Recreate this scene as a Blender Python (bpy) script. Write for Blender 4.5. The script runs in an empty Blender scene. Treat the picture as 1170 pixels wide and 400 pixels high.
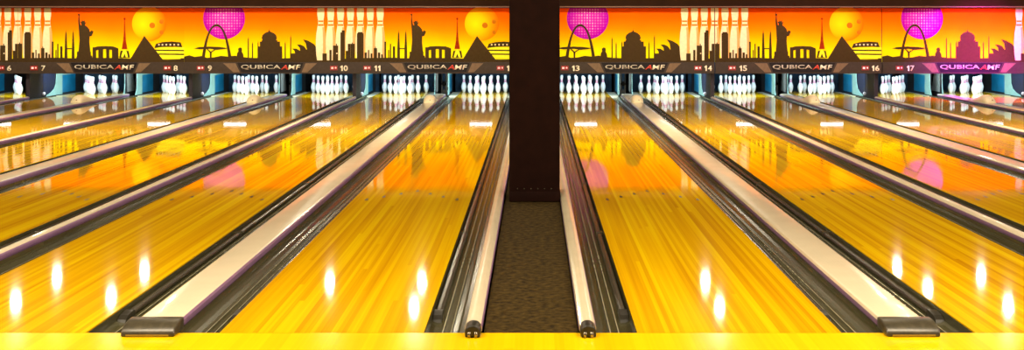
import bpy, bmesh, math, random
from mathutils import Vector, Matrix
random.seed(7)
scene = bpy.context.scene
COL = scene.collection
PI = math.pi

# ------------------------------------------------------------------ materials
def new_mat(name):
    m = bpy.data.materials.new(name); m.use_nodes = True
    nt = m.node_tree
    b = nt.nodes['Principled BSDF']
    return m, nt, b

def N(nt, t, **kw):
    n = nt.nodes.new(t)
    for k, v in kw.items(): setattr(n, k, v)
    return n

def c4(c): return (c[0], c[1], c[2], 1.0)

def mat(name, col, rough=0.5, metal=0.0, var=0.12, scale=18.0, spec=0.5, coat=0.0, coat_rough=0.05, bump=0.0):
    """plain surface with a little procedural mottling"""
    m, nt, b = new_mat(name)
    tc = N(nt, 'ShaderNodeTexCoord')
    no = N(nt, 'ShaderNodeTexNoise'); no.inputs['Scale'].default_value = scale; no.inputs['Detail'].default_value = 4
    nt.links.new(tc.outputs['Object'], no.inputs['Vector'])
    rp = N(nt, 'ShaderNodeValToRGB')
    rp.color_ramp.elements[0].position = 0.3; rp.color_ramp.elements[1].position = 0.7
    rp.color_ramp.elements[0].color = c4([x * (1 - var) for x in col])
    rp.color_ramp.elements[1].color = c4([min(1, x * (1 + var)) for x in col])
    nt.links.new(no.outputs['Fac'], rp.inputs['Fac'])
    nt.links.new(rp.outputs['Color'], b.inputs['Base Color'])
    b.inputs['Roughness'].default_value = rough; b.inputs['Metallic'].default_value = metal
    b.inputs['Specular IOR Level'].default_value = spec
    b.inputs['Coat Weight'].default_value = coat; b.inputs['Coat Roughness'].default_value = coat_rough
    if bump:
        bp = N(nt, 'ShaderNodeBump'); bp.inputs['Strength'].default_value = bump; bp.inputs['Distance'].default_value = 0.01
        nt.links.new(no.outputs['Fac'], bp.inputs['Height']); nt.links.new(bp.outputs['Normal'], b.inputs['Normal'])
    return m

def emit_mat(name, col, strength):
    m, nt, b = new_mat(name)
    b.inputs['Base Color'].default_value = c4((0.8, 0.8, 0.8))
    b.inputs['Emission Color'].default_value = c4(col); b.inputs['Emission Strength'].default_value = strength
    return m

def wood_mat(name, dark, mid, light, rough, coat, coat_rough, board=0.027):
    """narrow boards running along Y, each board with a tone of its own, plus long grain"""
    m, nt, b = new_mat(name)
    tc = N(nt, 'ShaderNodeTexCoord')
    geo = N(nt, 'ShaderNodeNewGeometry')
    sep = N(nt, 'ShaderNodeSeparateXYZ'); nt.links.new(geo.outputs['Position'], sep.inputs['Vector'])
    dv = N(nt, 'ShaderNodeMath', operation='DIVIDE'); dv.inputs[1].default_value = board
    nt.links.new(sep.outputs['X'], dv.inputs[0])
    fl = N(nt, 'ShaderNodeMath', operation='FLOOR'); nt.links.new(dv.outputs[0], fl.inputs[0])
    # staggered lengths: shift Y per board, then cut in 1.6 m pieces
    wn0 = N(nt, 'ShaderNodeTexWhiteNoise', noise_dimensions='1D'); nt.links.new(fl.outputs[0], wn0.inputs['W'])
    yo = N(nt, 'ShaderNodeMath', operation='MULTIPLY_ADD'); yo.inputs[1].default_value = 0.12
    nt.links.new(sep.outputs['Y'], yo.inputs[0]); nt.links.new(wn0.outputs['Value'], yo.inputs[2])
    fy = N(nt, 'ShaderNodeMath', operation='FLOOR'); nt.links.new(yo.outputs[0], fy.inputs[0])
    cb = N(nt, 'ShaderNodeCombineXYZ'); nt.links.new(fl.outputs[0], cb.inputs['X']); nt.links.new(fy.outputs[0], cb.inputs['Y'])
    wn = N(nt, 'ShaderNodeTexWhiteNoise', noise_dimensions='2D'); nt.links.new(cb.outputs[0], wn.inputs['Vector'])
    mp = N(nt, 'ShaderNodeMapping'); mp.inputs['Scale'].default_value = (48, 0.35, 1)
    nt.links.new(geo.outputs['Position'], mp.inputs['Vector'])
    no = N(nt, 'ShaderNodeTexNoise'); no.inputs['Scale'].default_value = 1.0; no.inputs['Detail'].default_value = 5
    nt.links.new(mp.outputs[0], no.inputs['Vector'])
    mp2 = N(nt, 'ShaderNodeMapping'); mp2.inputs['Scale'].default_value = (7, 0.25, 1)
    nt.links.new(geo.outputs['Position'], mp2.inputs['Vector'])
    no2 = N(nt, 'ShaderNodeTexNoise'); no2.inputs['Scale'].default_value = 1.0; no2.inputs['Detail'].default_value = 2
    nt.links.new(mp2.outputs[0], no2.inputs['Vector'])
    a1 = N(nt, 'ShaderNodeMath', operation='MULTIPLY_ADD'); a1.inputs[1].default_value = 0.55
    nt.links.new(no.outputs['Fac'], a1.inputs[0])
    a2 = N(nt, 'ShaderNodeMath', operation='MULTIPLY'); a2.inputs[1].default_value = 0.37
    nt.links.new(wn.outputs['Value'], a2.inputs[0]); nt.links.new(a2.outputs[0], a1.inputs[2])
    a3 = N(nt, 'ShaderNodeMath', operation='MULTIPLY_ADD'); a3.inputs[1].default_value = 0.55
    nt.links.new(no2.outputs['Fac'], a3.inputs[0]); nt.links.new(a1.outputs[0], a3.inputs[2])
    rp = N(nt, 'ShaderNodeValToRGB')
    e = rp.color_ramp.elements
    e[0].position = 0.38; e[0].color = c4(dark); e[1].position = 1.0; e[1].color = c4(light)
    x = e.new(0.76); x.color = c4(mid)
    nt.links.new(a3.outputs[0], rp.inputs['Fac'])
    nt.links.new(rp.outputs['Color'], b.inputs['Base Color'])
    b.inputs['Roughness'].default_value = rough; b.inputs['Specular IOR Level'].default_value = 0.0
    b.inputs['Coat Weight'].default_value = coat; b.inputs['Coat Roughness'].default_value = coat_rough
    b.inputs['Coat IOR'].default_value = 1.5
    return m

def sky_print_mat():
    """printed sunset: the artwork's own top to bottom colour run"""
    m, nt, b = new_mat('printed_sunset')
    tc = N(nt, 'ShaderNodeTexCoord'); sep = N(nt, 'ShaderNodeSeparateXYZ')
    nt.links.new(tc.outputs['Object'], sep.inputs['Vector'])
    no = N(nt, 'ShaderNodeTexNoise'); no.inputs['Scale'].default_value = 0.9
    nt.links.new(tc.outputs['Object'], no.inputs['Vector'])
    ad = N(nt, 'ShaderNodeMath', operation='MULTIPLY_ADD'); ad.inputs[1].default_value = 0.22
    nt.links.new(no.outputs['Fac'], ad.inputs[0]); nt.links.new(sep.outputs['Z'], ad.inputs[2])
    mr = N(nt, 'ShaderNodeMapRange'); mr.inputs['From Min'].default_value = 0.35; mr.inputs['From Max'].default_value = 1.42
    nt.links.new(ad.outputs[0], mr.inputs['Value'])
    rp = N(nt, 'ShaderNodeValToRGB'); e = rp.color_ramp.elements
    e[0].position = 0.0; e[0].color = (0.82, 0.74, 0.003, 1)
    e[1].position = 1.0; e[1].color = (0.92, 0.07, 0.0015, 1)
    for p, c in ((0.22, (0.90, 0.66, 0.002)), (0.42, (0.94, 0.38, 0.001)), (0.60, (0.95, 0.19, 0.001)), (0.8, (0.94, 0.105, 0.001))):
        x = e.new(p); x.color = c4(c)
    nt.links.new(mr.outputs[0], rp.inputs['Fac']); nt.links.new(rp.outputs['Color'], b.inputs['Base Color'])
    b.inputs['Roughness'].default_value = 0.6; b.inputs['Specular IOR Level'].default_value = 0.0
    return m

def radial_print_mat(name, cx, cz, r, stops, grid=None):
    m, nt, b = new_mat(name)
    tc = N(nt, 'ShaderNodeTexCoord'); sep = N(nt, 'ShaderNodeSeparateXYZ')
    nt.links.new(tc.outputs['Object'], sep.inputs['Vector'])
    cb = N(nt, 'ShaderNodeCombineXYZ'); nt.links.new(sep.outputs['X'], cb.inputs['X']); nt.links.new(sep.outputs['Z'], cb.inputs['Y'])
    ds = N(nt, 'ShaderNodeVectorMath', operation='DISTANCE'); nt.links.new(cb.outputs[0], ds.inputs[0])
    ds.inputs[1].default_value = (cx, cz, 0)
    dv = N(nt, 'ShaderNodeMath', operation='DIVIDE'); dv.inputs[1].default_value = r
    nt.links.new(ds.outputs['Value'], dv.inputs[0])
    rp = N(nt, 'ShaderNodeValToRGB'); e = rp.color_ramp.elements
    e[0].position, e[0].color = stops[0][0], c4(stops[0][1]); e[1].position, e[1].color = stops[-1][0], c4(stops[-1][1])
    for p, c in stops[1:-1]:
        x = e.new(p); x.color = c4(c)
    nt.links.new(dv.outputs[0], rp.inputs['Fac'])
    out = rp.outputs['Color']
    if grid:
        step, gc = grid
        vo = N(nt, 'ShaderNodeTexBrick'); vo.offset = 0.0
        vo.inputs['Scale'].default_value = 1.0 / step
        vo.inputs['Brick Width'].default_value = 1.0; vo.inputs['Row Height'].default_value = 1.0
        vo.inputs['Mortar Size'].default_value = 0.24; vo.inputs['Mortar Smooth'].default_value = 0.2
        vo.inputs['Color1'].default_value = (1, 1, 1, 1); vo.inputs['Color2'].default_value = (0.25, 0.25, 0.25, 1)
        vo.inputs['Mortar'].default_value = (0, 0, 0, 1)
        nt.links.new(cb.outputs[0], vo.inputs['Vector'])
        sm = N(nt, 'ShaderNodeMapRange'); sm.inputs['From Min'].default_value = 0.95; sm.inputs['From Max'].default_value = 0.1
        sm.inputs['To Min'].default_value = 0.03; sm.inputs['To Max'].default_value = 0.85
        nt.links.new(dv.outputs[0], sm.inputs['Value'])
        mu = N(nt, 'ShaderNodeMath', operation='MULTIPLY')
        nt.links.new(vo.outputs['Color'], mu.inputs[0]); nt.links.new(sm.outputs[0], mu.inputs[1])
        mx = N(nt, 'ShaderNodeMix', data_type='RGBA')
        nt.links.new(mu.outputs[0], mx.inputs['Factor']); nt.links.new(out, mx.inputs['A']); mx.inputs['B'].default_value = c4(gc)
        out = mx.outputs['Result']
    nt.links.new(out, b.inputs['Base Color'])
    b.inputs['Roughness'].default_value = 0.6; b.inputs['Specular IOR Level'].default_value = 0.0
    return m

M = {}
M['lane'] = wood_mat('lacquered_maple', (0.58, 0.24, 0.002), (0.82, 0.45, 0.002), (0.93, 0.60, 0.003), 0.45, 1.0, 0.045)
M['approach'] = wood_mat('approach_maple', (0.80, 0.43, 0.002), (0.90, 0.52, 0.002), (0.93, 0.57, 0.003), 0.45, 0.6, 0.15, board=0.05)
M['arrow'] = mat('dark_inlay', (0.05, 0.02, 0.004), 0.4)
M['gutter'] = mat('grey_gutter_plastic', (0.085, 0.078, 0.034), 0.2, metal=0.3, var=0.15, scale=2)
M['rib'] = mat('gutter_rib_highlight', (0.80, 0.74, 0.50), 0.2, metal=0.6)  # rib tops coloured bright to draw the gutter's highlight lines
M['bumper'] = mat('grey_bumper_rail', (0.10, 0.082, 0.055), 0.25, metal=0.5)
M['black'] = mat('black_rubber', (0.025, 0.022, 0.016), 0.35)
M['cap'] = mat('cream_capping', (0.84, 0.72, 0.50), 0.24, var=0.04, scale=5, coat=0.5, coat_rough=0.07)
M['cap_side'] = mat('cap_side_violet_cast', (0.30, 0.16, 0.30), 0.35, var=0.1)  # violet light on the capping sides, painted in as mauve
M['block'] = mat('dark_rubber_block', (0.060, 0.050, 0.030), 0.30, var=0.4, scale=30)
M['chrome'] = mat('worn_chrome', (0.32, 0.27, 0.19), 0.22, metal=0.8)
M['hood'] = mat('cream_hood', (0.95, 0.82, 0.50), 0.4, var=0.05)
M['screw'] = mat('red_brown_screw', (0.35, 0.10, 0.05), 0.4)
M['carpet'] = mat('brown_carpet', (0.044, 0.027, 0.006), 0.95, var=0.65, scale=26, spec=0.1, bump=0.8)
M['column'] = mat('dark_brown_paint', (0.012, 0.0036, 0.0022), 0.7, var=0.2, scale=8, spec=0.06)
M['bulkhead'] = mat('brown_bulkhead', (0.018, 0.0070, 0.0022), 0.8, var=0.15, scale=3, spec=0.04)
M['darkwall'] = mat('dark_wall', (0.03, 0.02, 0.016), 0.8, spec=0.1)
M['ceiling'] = mat('dark_ceiling', (0.03, 0.02, 0.014), 0.9, spec=0.05)
M['slab'] = mat('dark_slab', (0.012, 0.009, 0.006), 0.9, spec=0.1)
M['pin'] = mat('white_pin', (0.86, 0.90, 0.92), 0.25, var=0.02, coat=0.5)
M['pinred'] = mat('pin_stripe', (0.74, 0.30, 0.46), 0.3)
M['teal'] = mat('pale_teal_panel', (0.27, 0.47, 0.42), 0.5, var=0.12, scale=6)
M['blue'] = mat('blue_panel', (0.001, 0.16, 0.32), 0.45, var=0.3, scale=3)
M['navy'] = mat('navy_side', (0.006, 0.010, 0.034), 0.6, var=0.3)
M['plum'] = mat('plum_post', (0.012, 0.006, 0.010), 0.6, var=0.3)
M['curtain'] = mat('pit_curtain', (0.004, 0.026, 0.052), 0.8, var=0.5, scale=8)
M['pit'] = mat('pit_black', (0.008, 0.008, 0.009), 0.8)
M['deck'] = mat('cream_end_plate', (0.62, 0.58, 0.42), 0.45)
M['grey'] = mat('grey_machine', (0.30, 0.31, 0.28), 0.45, var=0.2)
M['white'] = mat('white_plastic', (0.75, 0.72, 0.80), 0.4)
M['tube'] = emit_mat('pin_light_tube', (0.85, 0.92, 1.0), 9.0)
M['housing'] = mat('lamp_housing', (0.05, 0.05, 0.05), 0.5)
# printed artwork
M['sky'] = sky_print_mat()
M['ink'] = mat('print_brown_black', (0.048, 0.028, 0.010), 0.6, var=0.1, spec=0.0)
M['rust'] = mat('print_red_brown', (0.26, 0.022, 0.004), 0.6, var=0.2, spec=0.0)
M['cream'] = mat('print_cream', (0.80, 0.62, 0.33), 0.6, var=0.06, spec=0.0)
M['pinshade'] = mat('print_pin_shade', (0.66, 0.34, 0.10), 0.6, var=0.06, spec=0.0)
M['orange'] = mat('print_orange', (0.92, 0.16, 0.01), 0.6, var=0.05, spec=0.0)
M['yellow'] = mat('print_yellow', (0.88, 0.80, 0.02), 0.6, var=0.05, spec=0.0)
M['hole'] = mat('print_ball_hole', (0.48, 0.13, 0.006), 0.6, var=0.1, spec=0.0)
M['fascia'] = mat('fascia_brown', (0.042, 0.028, 0.017), 0.5, var=0.15, spec=0.2)
M['fascia_black'] = mat('fascia_black', (0.010, 0.007, 0.006), 0.5, spec=0.2)
M['fascia_wedge'] = mat('fascia_tan', (0.16, 0.10, 0.050), 0.5, var=0.1, spec=0.2)
M['letter'] = mat('cream_letter', (0.50, 0.43, 0.29), 0.5, var=0.03)
M['letter_red'] = mat('red_letter', (0.60, 0.05, 0.02), 0.5, var=0.03)
M['number'] = mat('cream_number', (0.80, 0.70, 0.46), 0.5, var=0.03)
M['signbox'] = mat('dark_red_lens', (0.24, 0.010, 0.005), 0.4)
M['lamp_red'] = emit_mat('red_signal', (1.0, 0.03, 0.01), 1.0)
M['trim'] = mat('orange_brown_trim', (0.12, 0.042, 0.010), 0.6)

# ------------------------------------------------------------------ mesh helpers
class MB:
    def __init__(s): s.v = []; s.f = []; s.m = []; s.s = []
    def quad(s, pts, mi=0, sm=False):
        b = len(s.v); s.v += [tuple(p) for p in pts]; s.f.append(list(range(b, b + len(pts)))); s.m.append(mi); s.s.append(sm)
    def box(s, x0, x1, y0, y1, z0, z1, mi=0):
        b = len(s.v)
        s.v += [(x0,y0,z0),(x1,y0,z0),(x1,y1,z0),(x0,y1,z0),(x0,y0,z1),(x1,y0,z1),(x1,y1,z1),(x0,y1,z1)]
        for f in ((0,3,2,1),(4,5,6,7),(0,1,5,4),(1,2,6,5),(2,3,7,6),(3,0,4,7)):
            s.f.append([b + i for i in f]); s.m.append(mi); s.s.append(False)
    def prism(s, poly, axis, a0, a1, mi=0, sm=False, mis=None):
        """closed 2D polygon swept along an axis. axis 'y': poly=(x,z); axis 'x': poly=(y,z); axis 'z': poly=(x,y)"""
        def P(p, t):
            return {'y': (p[0], t, p[1]), 'x': (t, p[0], p[1]), 'z': (p[0], p[1], t)}[axis]
        n = len(poly); b = len(s.v)
        s.v += [P(p, a0) for p in poly] + [P(p, a1) for p in poly]
        for i in range(n):
            j = (i + 1) % n
            s.f.append([b + i, b + j, b + n + j, b + n + i]); s.m.append(mis[i] if mis else mi); s.s.append(sm)
        s.f.append([b + i for i in range(n)][::-1]); s.m.append(mi); s.s.append(False)
        s.f.append([b + n + i for i in range(n)]); s.m.append(mi); s.s.append(False)
    def lathe(s, prof, seg=20, c=(0,0,0), mif=None):
        b = len(s.v); n = len(prof)
        for (r, z) in prof:
            for k in range(seg):
                a = 2 * PI * k / seg; s.v.append((c[0] + r * math.cos(a), c[1] + r * math.sin(a), c[2] + z))
        for i in range(n - 1):
            for k in range(seg):
                k2 = (k + 1) % seg
                s.f.append([b + i*seg + k, b + i*seg + k2, b + (i+1)*seg + k2, b + (i+1)*seg + k])
                s.m.append(mif(prof[i][1], prof[i+1][1]) if mif else 0); s.s.append(True)
        s.f.append([b + k for k in range(seg)][::-1]); s.m.append(0); s.s.append(False)
        s.f.append([b + (n-1)*seg + k for k in range(seg)]); s.m.append(0); s.s.append(True)
    def tube(s, p0, p1, r, seg=10, mi=0):
        p0 = Vector(p0); p1 = Vector(p1); d = (p1 - p0).normalized()
        u = d.orthogonal().normalized(); w = d.cross(u); b = len(s.v)
        for p in (p0, p1):
            for k in range(seg):
                a = 2*PI*k/seg; s.v.append(tuple(p + u*(r*math.cos(a)) + w*(r*math.sin(a))))
        for k in range(seg):
            k2 = (k+1) % seg; s.f.append([b+k, b+k2, b+seg+k2, b+seg+k]); s.m.append(mi); s.s.append(True)
        s.f.append([b+k for k in range(seg)][::-1]); s.m.append(mi); s.s.append(False)
        s.f.append([b+seg+k for k in range(seg)]); s.m.append(mi); s.s.append(False)
    def mesh(s, name, mats):
        me = bpy.data.meshes.new(name); me.from_pydata(s.v, [], s.f)
        for m in mats: me.materials.append(m)
        for p, mi, sm in zip(me.polygons, s.m, s.s): p.material_index = mi; p.use_smooth = sm
        bm = bmesh.new(); bm.from_mesh(me); bmesh.ops.recalc_face_normals(bm, faces=bm.faces); bm.to_mesh(me); bm.free()
        me.update(); return me
    def build(s, name, mats, parent=None, loc=(0,0,0)):
        if not isinstance(mats, (list, tuple)): mats = [mats]
        return link(name, s.mesh(name, mats), parent, loc)

def link(name, me, parent=None, loc=(0,0,0)):
    o = bpy.data.objects.new(name, me); COL.objects.link(o); o.location = loc
    if parent: o.parent = parent
    return o

def bevel_mod(o, w=0.008, seg=3):
    b = o.modifiers.new('bevel', 'BEVEL'); b.width = w; b.segments = seg; b.limit_method = 'ANGLE'
    for p in o.data.polygons: p.use_smooth = True
    return o

def tag(o, label, cat, group=None):
    o['label'] = label; o['category'] = cat
    if group: o['group'] = group
    return o
def struct(o): o['kind'] = 'structure'; return o
def empty(name, loc, label, cat, group=None):
    o = bpy.data.objects.new(name, None); COL.objects.link(o); o.location = loc; o.empty_display_size = 0.1
    return tag(o, label, cat, group)

# ------------------------------------------------------------------ frame of reference
# foul line is Y = 0, the pins stand at the far end (+Y), lane surface is Z = 0
EYE, HOR, VX, F, D0 = 1.623, 21.2, 610.6, 1289.0, 5.83
XC = -0.02
LW = 1.054
HALF = {13: 0.553, 14: 2.307, 15: 3.891, 16: 5.645, 17: 7.229, 18: 8.983, 19: 10.567}   # inner lane edge
def squeeze(x): return x - math.copysign(0.09 * (abs(x) / 9.5) ** 2, x)
LANE = {}
for n, e in HALF.items():
    c = squeeze(e + LW / 2)
    LANE[n] = XC + c; LANE[25 - n] = XC - c
LANE_END = 19.42
order = sorted(LANE)

# ------------------------------------------------------------------ the room shell
def shell():
    b = MB(); b.box(-16, 16, -9, 22.2, -0.30, -0.20); struct(b.build('floor', M['slab']))
    b = MB(); b.box(-16, 16, -9, -0.007, -0.19, 0.0); struct(b.build('approach_floor', M['approach']))
    b = MB(); b.box(-16, 16, -9, 22.2, 3.55, 3.65); struct(b.build('ceiling', M['ceiling']))
    b = MB(); b.box(-16.1, -16, -9, 22.2, -0.3, 3.65); struct(b.build('wall_left', M['darkwall']))
    b = MB(); b.box(16, 16.1, -9, 22.2, -0.3, 3.65); struct(b.build('wall_right', M['darkwall']))
    b = MB(); b.box(-16, 16, 22.2, 22.3, -0.3, 3.65); struct(b.build('wall_back', M['pit']))
    b = MB(); b.box(-16, 16, -9.1, -9, -0.3, 3.65); struct(b.build('wall_front', M['darkwall']))
    # brown bulkhead above the picture panels
    b = MB(); b.box(-16, 16, 16.66, 16.95, 1.845, 3.55); struct(b.build('wall_bulkhead', M['bulkhead']))
    b = MB(); b.box(-16, -0.23, 16.63, 16.66, 1.845, 1.868); struct(b.build('trim_1', M['trim']))
    b = MB(); b.box(0.23, 16, 16.63, 16.66, 1.845, 1.868); struct(b.build('trim_2', M['trim']))
shell()

# ------------------------------------------------------------------ support column and carpet
col = empty('support_column', (0, 4.17, 0), 'square dark brown column standing on the carpet between lanes twelve and thirteen', 'column')
b = MB(); b.box(-0.223, 0.225, 0.0, 0.45, 0.02, 3.55); bevel_mod(b.build('shaft', M['column'], col), 0.012)
b = MB(); b.box(-0.226, 0.228, -0.004, 0.454, 0.0, 0.09); bevel_mod(b.build('base_trim', M['column'], col), 0.006)
for k in range(6):
    b = MB(); b.tube((-0.15 + 0.06*k, -0.001, 0.115), (-0.15 + 0.06*k, -0.008, 0.115), 0.005, 8); b.build('stud', M['block'], col)

b = MB(); b.box(-0.262, 0.226, 0.0, 17.6, -0.19, -0.004)
tag(b.build('carpet_runner', M['carpet']), 'dark brown speckled carpet strip around the foot of the square column', 'carpet')

# ------------------------------------------------------------------ lanes
def side_word(n): return 'left' if n <= 12 else 'right'
WORD = dict(zip(range(5, 20), 'five six seven eight nine ten eleven twelve thirteen fourteen fifteen sixteen seventeen eighteen nineteen'.split()))
LANE_LABEL = {
 6: 'glossy maple bowling lane under the red lit number six sign',
 7: 'glossy maple bowling lane under the number seven sign',
 8: 'glossy maple bowling lane under the number eight sign',
 9: 'glossy maple bowling lane under the number nine sign',
 10: 'glossy maple bowling lane under the number ten sign',
 11: 'glossy maple bowling lane under the number eleven sign',
 12: 'glossy maple bowling lane directly left of the square dark column',
 13: 'glossy maple bowling lane directly right of the square dark column',
 14: 'glossy maple bowling lane under the number fourteen sign',
 15: 'glossy maple bowling lane under the number fifteen sign',
 16: 'glossy maple bowling lane under the number sixteen sign',
 17: 'glossy maple bowling lane under the number seventeen sign',
 18: 'glossy maple bowling lane to the right of the one under number seventeen',
 19: 'glossy maple bowling lane at far right edge, its pins out of frame',
}
def lane_mesh():
    b = MB(); b.box(-LW/2, LW/2, 0.0, LANE_END, -0.19, 0.0, 0)
    ys = [4.30, 4.46, 4.63, 4.80, 4.63, 4.46, 4.30]
    for k in range(7):
        x = (k - 3) * 0.135; y = ys[k]
        b.quad([(x-0.013, y-0.06, 0.0006), (x+0.013, y-0.06, 0.0006), (x+0.013, y-0.01, 0.0006), (x, y+0.06, 0.0006), (x-0.013, y-0.01, 0.0006)], 1)
    return b.mesh('bowling_lane', [M['lane'], M['arrow']])
lm = lane_mesh()
for n in order:
    tag(link('bowling_lane', lm, None, (LANE[n], 0, 0)), LANE_LABEL[n], 'bowling lane', 'bowling lanes')

# ------------------------------------------------------------------ gaps between lanes
# wide: between the lanes of a pair (cream ball return cover); narrow: between pairs; centre: around the column
gaps = []
for a, c in zip(order[:-1], order[1:]):
    x0 = LANE[a] + LW/2; x1 = LANE[c] - LW/2
    kind = 'centre' if a == 12 else ('wide' if (a % 2) == (1 if a < 12 else 1) else 'narrow')
    gaps.append((a, c, x0, x1, kind))

GW_CENTRE = 0.213
def gutter_mesh(w, name):
    """cross section from the lane edge (x=0) outwards (x=w)"""
    prof = [(0.003, -0.006), (0.006, -0.052), (0.030, -0.060), (0.074, -0.062), (0.079, -0.054), (0.084, -0.054), (0.088, -0.062),
            (0.118, -0.062), (0.124, -0.052), (0.129, -0.052), (0.134, -0.062), (0.160, -0.060), (0.176, -0.040), (w-0.016, -0.034),
            (w-0.010, -0.008), (w-0.002, -0.008), (w-0.002, -0.19), (0.003, -0.19)]
    mis = [0]*len(prof); mis[4] = mis[8] = 1
    b = MB(); b.prism(prof, 'y', 0.0, 18.15, 0, mis=mis)
    return b.mesh(name, [M['gutter'], M['rib']])
gm_cache = {}
def bumper_parts():
    b = MB()
    poly = [(0.014, -0.034), (0.014, -0.016), (0.020, -0.009), (0.038, -0.007), (0.048, -0.012), (0.052, -0.020), (0.050, -0.034)]
    b.prism(poly, 'y', 0.50, 16.9, 0)
    rail = b.mesh('rail', [M['bumper']])
    b = MB()
    pts = [(0.40, -0.055), (0.42, -0.026), (0.46, -0.010), (0.52, -0.004), (0.56, -0.004), (0.56, -0.055)]
    b.prism(pts, 'x', 0.008, 0.056, 0)
    hook = b.mesh('end_bracket', [M['black']])
    b = MB(); b.box(0.006, 0.056, -0.025, 0.025, -0.04, -0.004); hinge = b.mesh('hinge', [M['bumper']])
    return rail, hook, hinge
RAIL, HOOK, HINGE = bumper_parts()
def mirrored(me):
    m2 = me.copy(); m2.transform(Matrix.Scale(-1, 4, (1, 0, 0))); m2.flip_normals(); return m2
RAILm, HOOKm, HINGEm = mirrored(RAIL), mirrored(HOOK), mirrored(HINGE)

b = MB(); b.box(0.004, 0.196, 18.156, 19.40, -0.19, -0.02); PLATE_END = b.mesh('end_plate', [M['deck']]); PLATE_ENDm = mirrored(PLATE_END)
def gutter(x_edge, sgn, w, n, side):
    """sgn +1: gutter lies to the right of the lane edge"""
    key = (round(w, 3), sgn)
    if key not in gm_cache:
        me = gutter_mesh(w, 'gutter')
        gm_cache[key] = me if sgn > 0 else mirrored(me)
    g = link('gutter', gm_cache[key], None, (x_edge, 0, 0))
    tag(g, 'dark grey ribbed gutter along the %s edge of lane %s' % (side, WORD[n]), 'gutter', 'gutters')
    a, h, g2 = (RAIL, HOOK, HINGE) if sgn > 0 else (RAILm, HOOKm, HINGEm)
    r = link('bumper_rail', a, g, (0, 0, -0.02))
    link('end_bracket', h, r)
    link('end_plate', PLATE_END if sgn > 0 else PLATE_ENDm, g)
    for k in range(6): link('hinge', g2, r, (0, 2.9 + 2.6*k, 0.0))

def cap_profile(hw, top, crown, chamf):
    pts = [(-hw + 0.012, -0.19), (-hw + 0.012, 0.004), (-hw, 0.008), (-hw, top - chamf), (-hw + chamf*0.4, top - chamf*0.25)]
    k = 8
    for i in range(k + 1):
        t = -1 + 2*i/k; pts.append((t*(hw - chamf), top + crown*(1 - t*t)))
    pts += [(hw - chamf*0.4, top - chamf*0.25), (hw, top - chamf), (hw, 0.008), (hw - 0.012, 0.004), (hw - 0.012, -0.19)]
    n = len(pts)
    mis = [1]*n
    for i in range(3, n-5): mis[i] = 0
    return pts, mis

def wide_cap(x, a, c):
    g = empty('ball_return_cover', (x, 0, 0), 'wide cream ball return cover running between lanes %s and %s' % (WORD[a], WORD[c]), 'ball return cover', 'wide cream covers')
    hw = 0.118
    pts, mis = cap_profile(hw, 0.046, 0.006, 0.018)
    b = MB(); b.prism(pts, 'y', 0.07, 17.75, 0, mis=mis); b.build('cover', [M['cap'], M['cap_side']], g)
    # dark rubber nose at the foul line
    b = MB()
    pr = [(-0.085, 0.0005), (-0.085, 0.018), (-0.070, 0.036), (-0.035, 0.054), (0.02, 0.063), (0.085, 0.062), (0.085, 0.0005)]
    b.prism(pr, 'x', -0.137, 0.137, 0)
    bevel_mod(b.build('end_block', M['block'], g), 0.012, 3)
    b = MB(); b.box(-0.11, 0.11, -0.0875, -0.083, 0.004, 0.014); b.build('nose_plate', M['chrome'], g)
    # rounded hood near the pins
    b = MB(); seg = 18; ring = []
    rows = [(15.24, 0.075, 0.020), (15.27, 0.098, 0.080), (15.33, 0.110, 0.120), (15.42, 0.115, 0.140), (15.54, 0.115, 0.130), (15.68, 0.112, 0.095), (15.86, 0.108, 0.055), (16.1, 0.105, 0.020)]
    base = 0.046
    for (y, w, h) in rows:
        ring.append([(w*math.cos(PI*k/seg), y, base + h*math.sin(PI*k/seg)**0.8) for k in range(seg + 1)])
    for r0, r1 in zip(ring[:-1], ring[1:]):
        for k in range(seg): b.quad([r0[k], r0[k+1], r1[k+1], r1[k]], 0, True)
    b.quad(ring[0][::-1]); b.quad(ring[-1])
    ho = b.build('end_hood', M['hood'], g)
    bm = bmesh.new(); bm.from_mesh(ho.data); bmesh.ops.remove_doubles(bm, verts=bm.verts, dist=1e-5); bmesh.ops.recalc_face_normals(bm, faces=bm.faces); bm.to_mesh(ho.data); bm.free()
    b = MB(); b.tube((0.02, 15.24, 0.10), (0.02, 15.285, 0.10), 0.009, 10); b.build('screw', M['screw'], ho)
    return g

CAP_W = 0.088
def narrow_cap(x, words_, y_end=17.6):
    g = empty('lane_capping', (x, 0, 0), words_, 'capping', 'narrow cream cappings')
    pts, mis = cap_profile(CAP_W/2, 0.042, 0.008, 0.014)
    b = MB(); b.prism(pts, 'y', 0.0, y_end, 0, mis=mis); b.build('cover', [M['cap'], M['cap_side']], g)
    b = MB()
    k = 10; r = 0.040
    poly = [(-r, 0.0005), (-r, 0.028)] + [(-r*math.cos(PI*i/k), 0.028 + 0.034*math.sin(PI*i/k)) for i in range(1, k)] + [(r, 0.028), (r, 0.0005)]
    b.prism(poly, 'y', -0.095, 0.02, 0); f = bevel_mod(b.build('end_foot', M['black'], g), 0.008, 3)
    for sx in (-1, 1):
        b = MB(); b.tube((sx*0.017, -0.099, 0.002), (sx*0.017, -0.099, 0.03), 0.009, 10); b.build('prong', M['chrome'], f)
    return g

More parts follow.
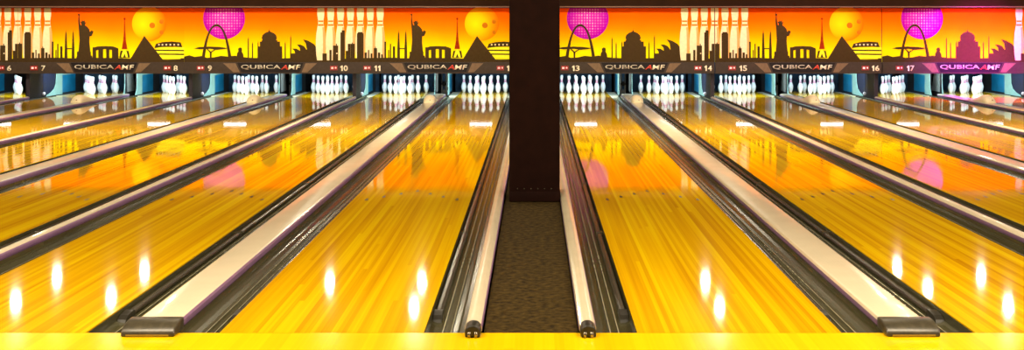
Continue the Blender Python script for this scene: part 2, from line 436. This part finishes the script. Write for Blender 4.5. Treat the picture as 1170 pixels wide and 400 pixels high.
for (a, c, x0, x1, kind) in gaps:
    xm = (x0 + x1) / 2; w = x1 - x0
    if kind == 'wide':
        gw = (w - 0.236)/2 + 0.012
        gutter(x0, 1, gw, a, 'right'); gutter(x1, -1, gw, c, 'left'); wide_cap(xm, a, c)
    elif kind == 'narrow':
        gw = (w - CAP_W)/2 + 0.012
        gutter(x0, 1, gw, a, 'right'); gutter(x1, -1, gw, c, 'left')
        narrow_cap(xm, 'narrow cream capping dividing lanes %s and %s' % (WORD[a], WORD[c]), 16.9)
    else:
        gutter(x0, 1, GW_CENTRE + 0.012, a, 'right'); gutter(x1, -1, GW_CENTRE + 0.012, c, 'left')
        narrow_cap(x0 + GW_CENTRE + CAP_W/2, 'narrow cream capping between lane twelve and the carpet strip')
        narrow_cap(x1 - GW_CENTRE - CAP_W/2, 'narrow cream capping between lane thirteen and the carpet strip')
# outermost sides
xl = LANE[6] - LW/2
gutter(xl, -1, 0.235, 6, 'left')

# ------------------------------------------------------------------ pins
def pin_mesh():
    prof = [(0.0258, 0.0), (0.0290, 0.004), (0.0358, 0.019), (0.0497, 0.057), (0.0560, 0.083), (0.0605, 0.114), (0.0580, 0.140), (0.0510, 0.166), (0.0415, 0.190),
            (0.0310, 0.216), (0.0255, 0.236), (0.0236, 0.248), (0.0230, 0.258), (0.0236, 0.268), (0.0249, 0.282), (0.0285, 0.305), (0.0312, 0.325), (0.0323, 0.343), (0.0308, 0.360), (0.0240, 0.373), (0.0130, 0.3795), (0.002, 0.381)]
    def mif(z0, z1):
        zm = (z0 + z1)/2
        return 1 if (0.224 < zm < 0.247 or 0.262 < zm < 0.284) else 0
    b = MB(); b.lathe(prof, 20, (0,0,0), mif)
    return b.mesh('bowling_pin', [M['pin'], M['pinred']])
PIN = pin_mesh()
P_IN = 0.3048
SPOTS = {1: (0, 0), 2: (-.5, 1), 3: (.5, 1), 4: (-1, 2), 5: (0, 2), 6: (1, 2), 7: (-1.5, 3), 8: (-.5, 3), 9: (.5, 3), 10: (1.5, 3)}
WHERE = {1: 'head pin at the front', 2: 'left pin of the second row', 3: 'right pin of the second row',
         4: 'left pin of the third row', 5: 'middle pin of the third row', 6: 'right pin of the third row',
         7: 'far left pin of the back row', 8: 'inner left pin of the back row', 9: 'inner right pin of the back row', 10: 'far right pin of the back row'}
for n in order:
    if n == 19: continue
    ids = range(1, 11) if n != 6 else (1, 2, 4, 7)
    for k in ids:
        sx, r = SPOTS[k]
        o = link('bowling_pin', PIN, None, (LANE[n] + sx*P_IN, 18.288 + r*0.264, 0.0))
        o.rotation_euler.z = random.uniform(0, 6)
        tag(o, 'white bowling pin on lane %s, %s' % (WORD[n], WHERE[k]), 'bowling pin', 'racked bowling pins on lane %s' % WORD[n])

# ------------------------------------------------------------------ pin bays: side panels, posts, curtains, lamps
def kick_side(x, face, n, side, flare):
    """thin side panel of a pin bay. face = +1: its lane side looks to +x"""
    g = empty('kickback_panel', (x, 18.16, 0), 'pale teal and blue side panel on the %s of the lane %s pins' % (side, WORD[n]), 'side panel', 'pin bay side panels')
    t = 0.012
    b = MB(); b.box(-t, t, 0.0, 1.45, -0.19, 0.53); b.build('core', M['pit'], g)
    xi0, xi1 = (t, t + 0.010) if face > 0 else (-t - 0.010, -t)
    # light frame: front upright flaring forward at its foot, and a strip along the top
    b = MB()
    b.prism([(0.0, 0.53), (0.30, 0.53), (0.30, 0.0), (-flare, 0.0), (-flare*0.96, 0.03), (-flare*0.55, 0.07), (-flare*0.22, 0.14), (-flare*0.05, 0.25)], 'x', xi0, xi1)
    b.build('front_upright', M['teal'], g)
    b = MB(); b.box(xi0, xi1, 0.30, 1.0, 0.405, 0.47); b.build('top_strip', M['teal'], g)
    xb0, xb1 = (t, t + 0.006) if face > 0 else (-t - 0.006, -t)
    b = MB(); b.box(xb0, xb1, 0.30, 1.0, 0.03, 0.405); b.build('blue_inset', M['blue'], g)
    if flare < 0.2:
        xo0, xo1 = (-t - 0.008, -t) if face > 0 else (t, t + 0.008)
        b = MB(); b.prism([(0.03, 0.46), (0.16, 0.50), (0.36, 0.50), (0.52, 0.10), (0.50, 0.06), (0.05, 0.06)], 'x', xo0, xo1)
        b.build('outer_plate', M['grey'], g)

def div_post(x, a, c):
    g = empty('mask_post', (x, 16.92, 0), 'dark plum divider wall between the pin bays of lanes %s and %s' % (WORD[a], WORD[c]), 'divider wall', 'divider walls between pin bays')
    b = MB(); b.prism([(-0.026, -0.19), (0.026, -0.19), (0.026, 0.0), (0.036, 0.004), (0.036, 0.54), (-0.036, 0.54), (-0.036, 0.004), (-0.026, 0.0)], 'y', 0.0, 1.215); b.build('wall_panel', M['plum'], g)
    for s in (-1, 1):
        x0, x1 = (0.036, 0.042) if s > 0 else (-0.042, -0.036)
        b = MB(); b.prism([(0.62, 0.50), (1.20, 0.50), (1.20, 0.16), (1.05, 0.08), (0.70, 0.04), (0.62, 0.12)], 'x', x0, x1); b.build('side_plate', M['navy'], g)
        b = MB(); b.lathe([(0.010, 0), (0.030, 0.012), (0.034, 0.035), (0.026, 0.06), (0.008, 0.07)], 12, (s*0.062, 0.60, 0.035)); b.build('ball_sensor', M['white'], g)

def ball_lift(x, a, c):
    g = empty('ball_lift', (x, 18.75, 0), 'grey ball lift in the dark gap between the pins of lanes %s and %s' % (WORD[a], WORD[c]), 'ball lift', 'ball lifts')
    for s in (-1, 1):
        b = MB(); b.box(s*0.045 - 0.014, s*0.045 + 0.014, 0, 0.04, -0.19, 0.53); b.build('upright', M['grey'], g)
    b = MB(); b.tube((-0.06, 0.05, 0.20), (0.06, 0.05, 0.20), 0.055, 16); b.build('roller', M['black'], g)
    b = MB(); b.prism([(-0.055, 0.0), (0.0, 0.09), (0.055, 0.0)], 'y', 0.02, 0.03); b.build('guide_plate', M['grey'], g)

for (a, c, x0, x1, kind) in gaps:
    xm = (x0 + x1)/2
    if kind == 'wide':
        kick_side(x0 + 0.222, -1, a, 'right', 0.10); kick_side(x1 - 0.222, 1, c, 'left', 0.10); ball_lift(xm, a, c)
    elif kind == 'narrow':
        kick_side(xm - 0.033, -1, a, 'right', 0.50); kick_side(xm + 0.033, 1, c, 'left', 0.50); div_post(xm, a, c)
    else:
        kick_side(x0 + 0.222, -1, a, 'right', 0.10); kick_side(x1 - 0.222, 1, c, 'left', 0.10)
kick_side(LANE[6] - LW/2 - 0.24, 1, 6, 'left', 0.10)

for n in order:
    g = empty('pit_curtain', (LANE[n], 20.75, 0), 'dark navy curtain hanging behind the pins of lane %s' % WORD[n], 'curtain', 'pit curtains')
    b = MB(); k = 24; w = 0.76
    up = [(-w + 2*w*i/k, 0.015*math.sin(i*1.9)) for i in range(k+1)]
    poly = up + [(x, y + 0.02) for x, y in up[::-1]]
    b.prism(poly, 'z', -0.18, 1.4, 0); b.build('cloth', M['curtain'], g)
    b = MB(); b.tube((-w, 0.01, 1.4), (w, 0.01, 1.4), 0.02, 8); b.build('rail', M['pit'], g)

for n in order:
    if n in (19,): continue
    g = empty('hanging_lamp', (LANE[n], 17.34, 0.535), 'white strip lamp behind the picture panel above the pins of lane %s' % WORD[n], 'lamp', 'pin deck lamps')
    b = MB(); b.prism([(-0.03, 0.055), (0.05, 0.055), (0.05, 0.048), (-0.022, 0.048), (-0.022, 0.032), (-0.03, 0.032)], 'x', -0.27, 0.27); b.build('housing', M['housing'], g)
    for sx in (-0.2, 0.2):
        b = MB(); b.prism([(-0.02, 0.05), (-0.02, 1.40), (-0.388, 1.40), (-0.388, 1.41), (-0.01, 1.41), (-0.01, 0.05)], 'x', sx - 0.012, sx + 0.012); b.build('strap', M['housing'], g)
    b = MB(); b.tube((-0.23, 0.014, 0.014), (0.23, 0.014, 0.014), 0.012, 8); b.build('tube', M['tube'], g)

# ------------------------------------------------------------------ picture panels above the pins
S_MASK = 56.9
Y_MASK = F / S_MASK - D0
def vz(y): return EYE + (HOR - y) / S_MASK          # photo row to height on the panel plane
BOT = vz(84.0)
TMP = []
def text_mesh(s, w, h, shear=0.0, bold=0.0, depth=0.006):
    cu = bpy.data.curves.new('t', 'FONT'); cu.body = s; cu.extrude = 0.0; cu.offset = bold; cu.shear = shear
    o = bpy.data.objects.new('t', cu); COL.objects.link(o)
    bpy.context.view_layer.update()
    dg = bpy.context.evaluated_depsgraph_get()
    me = bpy.data.meshes.new_from_object(o.evaluated_get(dg))
    bpy.data.objects.remove(o); bpy.data.curves.remove(cu)
    xs = [v.co.x for v in me.vertices]; ys = [v.co.y for v in me.vertices]
    x0, x1, y0, y1 = min(xs), max(xs), min(ys), max(ys)
    for v in me.vertices:
        u = (v.co.x - x0)/(x1 - x0)*w; t = (v.co.y - y0)/(y1 - y0)*h
        v.co = (u, 0.0, t)
    bm = bmesh.new(); bm.from_mesh(me)
    r = bmesh.ops.extrude_face_region(bm, geom=bm.faces[:])
    for e in r['geom']:
        if isinstance(e, bmesh.types.BMVert): e.co.y -= depth
    bmesh.ops.recalc_face_normals(bm, faces=bm.faces); bm.to_mesh(me); bm.free()
    return me

def circle(cx, cy, r, n=36, sq=1.0): return [(cx + r*math.cos(2*PI*k/n), cy + r*sq*math.sin(2*PI*k/n)) for k in range(n)]
def clip_top(poly, y0):
    """keep the part of a polygon (photo rows grow downwards) below row y0"""
    out = []
    for i in range(len(poly)):
        p, q = poly[i], poly[(i+1) % len(poly)]
        if p[1] >= y0: out.append(p)
        if (p[1] >= y0) != (q[1] >= y0):
            t = (y0 - p[1])/(q[1] - p[1]); out.append((p[0] + t*(q[0]-p[0]), y0))
    return out
def clip_x(poly, xk, keep_less):
    out = []
    ins = lambda p: (p[0] <= xk) if keep_less else (p[0] >= xk)
    for i in range(len(poly)):
        p, q = poly[i], poly[(i+1) % len(poly)]
        if ins(p): out.append(p)
        if ins(p) != ins(q):
            t = (xk - p[0])/(q[0] - p[0]); out.append((xk, p[1] + t*(q[1]-p[1])))
    return out

TOP = 9.2; HORIZ = 71.0
MATS_ART = ['sky', 'ink', 'rust', 'cream', 'pinshade', 'orange', 'yellow', 'hole', 'disco', 'sun']
PW = 190.0
M['disco'] = radial_print_mat('print_disco_ball', 45.5/S_MASK, vz(21) - BOT, 23.8/S_MASK,
        [(0.0, (0.62, 0.008, 0.32)), (0.5, (0.50, 0.002, 0.30)), (0.85, (0.40, 0.001, 0.29)), (1.0, (0.32, 0.001, 0.25))], (3.1/S_MASK, (0.95, 0.55, 0.60)))
M['sun'] = radial_print_mat('print_ball_sun', 143.0/S_MASK, vz(28) - BOT, 26/S_MASK,
        [(0.0, (0.95, 0.60, 0.004)), (0.45, (0.95, 0.42, 0.003)), (0.75, (0.95, 0.25, 0.002)), (1.0, (0.94, 0.13, 0.002))])

def big_pins(off, keep_less):
    """a row of seven tall pins; off = column of the row's middle inside this panel"""
    L = []
    for k in range(-3, 4):
        cx = off + k*11.3
        prof = [(3.6, 8), (4.1, 13), (3.9, 18), (3.2, 23), (3.1, 27), (3.9, 31), (5.0, 38), (5.6, 46), (5.6, 54), (5.2, 62), (4.2, 69)]
        L.append((3, [(cx - w, y) for w, y in prof] + [(cx + w, y) for w, y in prof[::-1]]))
        L.append((4, [(cx + w*0.45, y) for w, y in prof[5:]] + [(cx + w, y) for w, y in prof[5:][::-1]]))
        L.append((5, [(cx - 2.9, 23.4), (cx + 2.9, 23.4), (cx + 2.8, 25.2), (cx - 2.8, 25.2)]))
        L.append((5, [(cx - 3.0, 27.6), (cx + 3.0, 27.6), (cx + 3.3, 29.6), (cx - 3.3, 29.6)]))
    out = []
    for mi, p in L:
        p = clip_top(p, TOP); p = clip_x(p, off, keep_less)
        if len(p) >= 3: out.append((mi, p))
    return out

def rect(x0, x1, y0, y1=HORIZ): return [(x0, y0), (x1, y0), (x1, y1), (x0, y1)]
def needle(x, y, w=1.3): return [(x, y), (x + w*0.45, y + 3), (x + w*0.6, HORIZ), (x - w*0.6, HORIZ), (x - w*0.45, y + 3)]

def art_a():
    L = [(8, clip_top(circle(45.5, 21, 23.8, 48), TOP))]
    # catenary arch
    o_, i_ = [], []
    for k in range(25):
        t = -1 + 2*k/24; y = 27.5 + 41*(math.cosh(2.2*t) - 1)/(math.cosh(2.2) - 1)
        wd = 1.3 + 1.0*abs(t)
        o_.append((37 + 17.5*t, y)); 
        i_.append((37 + (17.5 - wd*1.6)*t*1.0, y + (2.8 - 1.6*abs(t))))
    for k in range(24): L.append((1, [o_[k], o_[k+1], i_[k+1], i_[k]]))
    # flat topped tree
    L += [(1, [(11, 55.4), (17, 53.8), (28, 53.2), (40, 53.6), (51, 55.0), (46, 56.2), (37, 57.0), (30, 55.8), (18, 56.4)]),
          (1, [(25, 55.5), (29.2, 60), (29.4, 68), (31.2, 68), (31.4, 60), (37, 56.2), (35.6, 56.0), (30.4, 59), (26.5, 55.4)])]
    # bushes and ground line
    g = [(0, HORIZ), (0, 64.5), (6, 63.2), (12, 65), (20, 64), (26, 66), (34, 65.6), (42, 63.8), (50, 64.6), (58, 63.6), (66, 65), (74, 66), (100, 67), (130, 66), (160, 67), (PW, 67), (PW, HORIZ)]
    L.append((1, g))
    # seated stone figure
    L.append((1, [(60, 66), (60.5, 61), (62, 58.5), (61.6, 55.6), (63.4, 54.2), (65.6, 54.6), (66.2, 57), (65.8, 59), (67.4, 61.5), (68, 66)]))
    # minarets and domed palace
    for x, y in ((73.3, 42), (78.0, 47.5), (84.5, 46.5), (115.5, 47), (121.7, 40)): L.append((1, needle(x, y)))
    L.append((1, rect(85, 112, 53)));  L.append((1, rect(86.5, 91, 47.5, 60))); L.append((1, rect(103.5, 109.5, 47.5, 60))); L.append((1, rect(88.5, 106.5, 46)))
    L.append((1, [(89.6, 46.5), (88.6, 43), (89.6, 40), (92.4, 37.6), (96.4, 36), (97.3, 33.2), (98.2, 36), (102.2, 37.6), (105, 40), (106, 43), (105, 46.5)]))
    # shell roofed hall
    for p in ([(123.5, 55.5), (126, 58), (127, 62), (134, 62), (132.4, 58), (128.4, 55.6)], [(128.6, 50.8), (132, 54.5), (133, 62), (141, 62), (140, 57), (137, 52.8), (133, 51)],
              [(135.6, 44.8), (139, 49.6), (140, 56), (140, 62), (154, 62), (152.4, 56), (148.4, 50.4), (142, 46.6)], [(164.4, 53), (161.4, 57), (160, 62), (151, 62), (153.4, 57.8), (158, 54.6)],
              [(121.5, 70), (121.5, 61), (160, 60.5), (166, 63), (168, 70)]): L.append((1, p))
    L += big_pins(PW, True)
    for x0, x1, y in ((158, 163, 61), (166, 168.5, 57), (170, 176, 52), (173.4, 174.6, 50), (178.6, 180, 37), (180, 183.6, 34.5), (184.6, 187, 58), (187, 190, 50)): L.append((1, rect(x0, x1, y)))
    for x, y in ((163.6, 62), (174.5, 61)): L.append((3, circle(x, y, 0.8, 8)))
    return L

def art_b():
    L = []
    L += big_pins(0.0, False)
    for x0, x1, y in ((0, 5, 50), (1.6, 2.6, 48.5), (7.4, 15, 38), (8.4, 14, 36.6), (16, 18.6, 60), (20, 21.4, 57), (23, 25, 61), (26.6, 30.4, 55), (28, 29, 53.4), (31.4, 34, 60), (35, 37, 62),
                      (38.8, 40.8, 47.5), (43, 44.2, 57), (45, 46.4, 50), (48.4, 51, 53), (36, 53, 66)): L.append((1, rect(x0, x1, y)))
    for x in (55, 63.2): L += [(1, [(x, 34), (x + 0.8, 39), (x + 1.1, 47), (x + 1.5, 56), (x + 1.7, HORIZ), (x - 1.7, HORIZ), (x - 1.5, 56), (x - 1.1, 47), (x - 0.8, 39)])]
    L.append((1, rect(55, 63, 55, 56.2)))
    # robed statue with raised arm on a plinth
    L += [(1, [(68.9, 24), (69.3, 18.4), (68.2, 16.2), (69.2, 15.8), (69.6, 13.2), (70.2, 15.8), (71.2, 16.2), (70.4, 18.4), (70.8, 24), (71.6, 28.6), (72.8, 29), (72.4, 26.4), (70.9, 24.6), (73.0, 24.9), (73.4, 22.6), (74.6, 24.4),
               (76.6, 22.9), (76.4, 25.4), (78.6, 25.4), (77, 27.2), (77, 29), (79.4, 30.6), (81.6, 33.4), (82.4, 36.4), (84.2, 34.6), (86.6, 36), (84.4, 41), (82, 41.6), (81.8, 48), (83, 60), (69.2, 60), (70.4, 46), (69.8, 34)]),
          (1, rect(67.6, 83.4, 59)), (1, [(66, HORIZ), (67.4, 63.5), (84.6, 63.5), (86.5, HORIZ)])]
    # ring of standing stones
    L += [(1, rect(85.5, 89.5, 54)), (1, rect(92, 97.4, 55)), (1, rect(101, 104.6, 55)), (1, rect(107.6, 110, 57)), (1, rect(110, 115, 55.5)),
          (1, [(87, 54.4), (91, 53), (99, 52.6), (109, 53), (114.6, 55), (114.6, 58), (107, 57), (99, 56), (92, 57), (86.4, 58.5)])]
    L.append((9, circle(150, 27, 19.6, 40)))
    for x, y, r in ((153.6, 29, 3.3), (164.2, 24.8, 2.6), (164.2, 37, 2.3)): L.append((7, circle(x, y, r, 16)))
    # lattice tower
    L += [(2, [(122, 18.5), (122.5, 25), (122.8, 36), (123.5, 46), (125.2, 56), (118.8, 56), (120.5, 46), (121.2, 36), (121.5, 25)]), (2, circle(122, 21.5, 1.3, 10)),
          (1, [(117.5, 58), (126.5, 58), (128, 66), (116, 66)]), (6, [(118, 65.5), (119.6, 59), (122, 56.6), (124.4, 59), (126, 65.5), (123.6, 65.5), (122, 61), (120.4, 65.5)])]
    # pyramid
    # oval arena
    L += [(6, rect(158, PW, 54, 67)), (1, [(156, 55), (158, 50), (165, 48.2), (176, 47.4), (186, 48.4), (188, 54), (180, 53.2), (166, 53.6)])]
    for x in (160.5, 164.5, 169, 173.5, 178, 182.5): L.append((3, rect(x, x + 1.6, 50.2, 52)))
    for y in (56.6, 61.0): L.append((1, [(156, y), (PW, y + 0.4), (PW, y + 1.9), (156, y + 1.5)]))
    L.append((1, rect(186, PW, 66.5)))
    L += [(1, [(144.6, 41), (166.5, 69), (127.6, 69)])]
    L.append((1, [(0, HORIZ), (0, 66.4), (40, 66), (66, 66.6), (90, 66), (114, 66.4), (130, 67), (150, 67.6), (172, 68), (PW, 67.4), (PW, HORIZ)]))
    return L

def picture_mesh(kind):
    k = 1.0/S_MASK
    b = MB()
    W = PW*k; H = vz(TOP) - BOT; z0 = vz(HORIZ) - BOT
    b.box(0, W, 0.0, 0.03, z0 - 0.01, H, 0)
    lay = 0
    for mi, poly in (art_a() if kind == 'A' else art_b()):
        lay += 1
        yy = -0.0008 - lay*0.00018
        pts = [(p[0]*k, yy, vz(p[1]) - BOT) for p in poly]
        b.quad(pts, mi)
    me = bpy.data.meshes.new('picture'); me.from_pydata(b.v, [], b.f)
    for m in MATS_ART: me.materials.append(M[m])
    for p, mi in zip(me.polygons, b.m): p.material_index = mi
    bm = bmesh.new(); bm.from_mesh(me)
    bmesh.ops.triangulate(bm, faces=[f for f in bm.faces if len(f.verts) > 4], ngon_method='BEAUTY')
    bm.normal_update()
    for f in bm.faces:                        # the printed side looks at the players
        if abs(f.normal.y) > 0.9 and f.calc_center_median().y < 0.001 and f.normal.y > 0: f.normal_flip()
    bm.to_mesh(me); bm.free()
    return me
PIC = {'A': picture_mesh('A'), 'B': picture_mesh('B')}

k_ = 1.0/S_MASK
def fascia_meshes():
    W = PW*k_; zt = vz(HORIZ) - BOT
    b = MB(); b.box(0.0, W, -0.03, 0.03, 0.0, zt); fa = b.mesh('fascia', [M['fascia']])
    def pp(poly, y0, y1, m, nm):
        b = MB(); b.prism([(p[0]*k_, vz(p[1]) - BOT) for p in poly], 'y', y0, y1); return b.mesh(nm, [m])
    plate = pp([(61, 71.6), (137, 71.6), (132, 82.5), (66, 82.5)], -0.036, -0.029, M['fascia_black'], 'logo_plate')
    wr = pp([(139, 72.2), (152, 72.2), (141, 82.5), (134.5, 82.5)], -0.034, -0.029, M['fascia_wedge'], 'tan_wedge')
    wl = pp([(45, 72.2), (59, 72.2), (64, 82.5), (56.5, 82.5)], -0.034, -0.029, M['fascia_wedge'], 'tan_wedge')
    sign = pp([(15, 75), (23.5, 75), (23.5, 80.2), (15, 80.2)], -0.038, -0.029, M['signbox'], 'signal_box')
    return fa, plate, wr, wl, sign
FA, PLATE, WR, WL, SIGN = fascia_meshes()
b = MB(); b.box(0, 2.6*k_, -0.042, -0.036, 0, 2.2*k_); DOT = b.mesh('signal_lamp', [M['lamp_red']])
b = MB(); b.box(0, 1.6*k_, -0.042, -0.036, 0, 1.6*k_); DOT2 = b.mesh('signal_lamp', [M['lamp_red']])
for me in (DOT, DOT2): pass
T1 = text_mesh('QUBICA', 45*k_, 5.4*k_, 0.0, 0.012); T1.materials.clear(); T1.materials.append(M['letter'])
T2 = text_mesh('A', 8*k_, 5.4*k_, 0.25, 0.012); T2.materials.clear(); T2.materials.append(M['letter_red'])
T3 = text_mesh('MF', 14.5*k_, 5.4*k_, 0.15, 0.01); T3.materials.clear(); T3.materials.append(M['number'])
DIGIT = {}
for ch in '0123456789':
    DIGIT[ch] = text_mesh(ch, (2.6 if ch == '1' else 4.6)*k_, 6.2*k_, 0.0, 0.0 if ch == '1' else 0.02); DIGIT[ch].materials.clear(); DIGIT[ch].materials.append(M['number'])

b = MB(); b.prism([(x*k_, z*k_) for x, z in ((0, 4.7), (1.5, 6.2), (2.9, 6.2), (2.9, 0), (1.3, 0), (1.3, 4.2), (0.5, 3.5))], 'y', -0.006, 0.0)
DIGIT['1'] = b.mesh('number_digit', [M['number']])

def mask(x0, kind, nl, nr, label, xs=1.0):
    g = empty('picture_panel', (x0, Y_MASK, BOT), label, 'picture panel', 'sunset picture panels')
    def put(name, me, par, px, py, z=None, y=0.0):
        o = link(name, me, par, (px*k_, y, (vz(py) - BOT) if py is not None else 0)); return o
    link('picture', PIC[kind], g)
    fa = link('fascia', FA, g)
    link('logo_plate', PLATE, fa); link('tan_wedge', WR, fa); link('tan_wedge', WL, fa)
    put('logo_lettering', T1, fa, 65.5, 79.4, y=-0.0361); put('logo_letter', T2, fa, 110.8, 79.4, y=-0.0361); put('logo_lettering', T3, fa, 119, 79.4, y=-0.0361)
    for n, px in ((nl, 27.5), (nr, 178.5)):
        if n > 18: continue
        for ch in str(n):
            put('number_digit', DIGIT[ch], fa, px, 81.0, y=-0.0305); px += 4.0 if ch == '1' else 5.3
    for dx in (0.0, 152.0):
        s = link('signal_box', SIGN, fa, (dx*k_, 0, 0))
        put('signal_lamp', DOT, fa, dx + 16.3, 78.7); put('signal_lamp', DOT2, fa, dx + 20.6, 78.2)
    return g
def px2x(p): return (p - VX)/S_MASK
mask(px2x(-169.5), 'A', 5, 6, 'sunset picture panel at the left edge, number six on its band')
mask(px2x(20.5), 'B', 7, 8, 'sunset picture panel with statue and pyramid above lanes seven and eight')
mask(px2x(210.5), 'A', 9, 10, 'sunset picture panel with magenta mirror ball above lanes nine and ten')
mask(px2x(400.5), 'B', 11, 12, 'sunset picture panel with statue and pyramid left of the column')
mask(px2x(626.0), 'A', 13, 14, 'sunset picture panel with magenta mirror ball right of the column')
mask(px2x(817.0), 'B', 15, 16, 'sunset picture panel with statue and pyramid above lanes fifteen and sixteen')
mask(px2x(1008.0), 'A', 17, 18, 'sunset picture panel with mirror ball at the far right above lane seventeen')

# ------------------------------------------------------------------ lights
def area(name, loc, target, sx, sy, energy, col, spread=PI):
    l = bpy.data.lights.new(name, 'AREA'); l.shape = 'RECTANGLE'; l.size = sx; l.size_y = sy; l.energy = energy; l.color = col; l.spread = spread
    o = bpy.data.objects.new(name, l); COL.objects.link(o); o.location = loc
    d = Vector(target) - Vector(loc); o.rotation_euler = d.to_track_quat('-Z', 'Y').to_euler()
    return o
def bulb(name, loc, energy, col, r=0.05):
    l = bpy.data.lights.new(name, 'POINT'); l.energy = energy; l.color = col; l.shadow_soft_size = r
    o = bpy.data.objects.new(name, l); COL.objects.link(o); o.location = loc; return o

WARM = (1.0, 0.84, 0.60)
# washes on the picture panels, hung from the ceiling in front of them
for px in (-75, 115, 305, 495, 721, 912, 1103, 1294):  # the last one has no panel, added to warm lane nineteen
    x = px2x(px); right = px > 900
    area('ceiling_wash', (x, 14.3, 3.05), (x, 16.8, 1.15), 3.0, 0.12, 38, (1.0, 0.86, 0.76) if not right else (1.0, 0.74, 0.82), 1.35)
# the reflectors of the strip lamps throw their light back onto the pins
for n in order:
    if n == 19: continue
    area('pin_reflector', (LANE[n], 17.42, 0.575), (LANE[n], 18.75, 0.12), 0.9, 0.05, 38, (0.66, 0.88, 1.0))
# violet party light on the right
area('violet_wash', (8.8, 14.6, 2.2), (8.9, 16.8, 0.74), 0.6, 0.4, 105, (0.75, 0.02, 1.0), 1.1)
area('violet_side', (14.5, 8.0, 2.8), (0.0, 6.0, 0.0), 2.0, 1.0, 130, (0.50, 0.08, 1.0))
# warm lamps over the approach
for x in (-7.5, -2.5, 2.5, 7.5):
    area('approach_lamp', (x, -0.8, 3.3), (x, 1.2, 0.0), 3.0, 1.2, 275, WARM)
for x in (-7.5, -2.5, 2.5, 7.5):  # unseen fill rows added to brighten the middle and far lanes
    area('lane_fill', (x, 5.5, 3.3), (x, 6.5, 0.0), 2.5, 1.0, 90, WARM)
    area('lane_fill', (x, 9.8, 3.3), (x, 10.6, 0.0), 2.5, 1.0, 165, WARM, 2.2)
# small bare spot bulbs under the ceiling near the panels: their glints lie on the front of the lanes
def glint(px, py, e=30, h=3.05):
    d = (h + EYE)*F/(py - HOR); bulb('spot_bulb', ((px - VX)/F*d, d - D0, h), e, (1.0, 0.88, 0.66), 0.065)
for px, py in ((18, 340), (65, 312), (127, 335), (165, 305), (377, 318), (482, 318), (473, 346), (806, 317), (822, 346), (1025, 302), (1060, 326), (1121, 310), (1152, 345)):
    glint(px, py + 5)

w = bpy.data.worlds.new('world'); scene.world = w; w.use_nodes = True
bg = w.node_tree.nodes['Background']; bg.inputs['Color'].default_value = (0.05, 0.04, 0.03, 1); bg.inputs['Strength'].default_value = 0.3

# ------------------------------------------------------------------ camera
cd = bpy.data.cameras.new('camera'); cam = bpy.data.objects.new('camera', cd); COL.objects.link(cam)
cam.location = (0, -D0, EYE); cam.rotation_euler = (PI/2, 0, 0)
cd.sensor_width = 36.0; cd.sensor_fit = 'HORIZONTAL'; cd.lens = 36.0*F/1170.0
cd.shift_x = -(VX - 585.0)/1170.0; cd.shift_y = -(200.0 - HOR)/1170.0
cd.clip_end = 200
scene.camera = cam
vs = scene.view_settings
scene.display_settings.display_device = 'sRGB'
vs.view_transform = 'Standard'; vs.look = 'None'; vs.gamma = 1.0; vs.exposure = 0.0; vs.use_curve_mapping = False
scene.cycles.use_denoising = True
scene.cycles.max_bounces = 8; scene.cycles.sample_clamp_indirect = 6.0
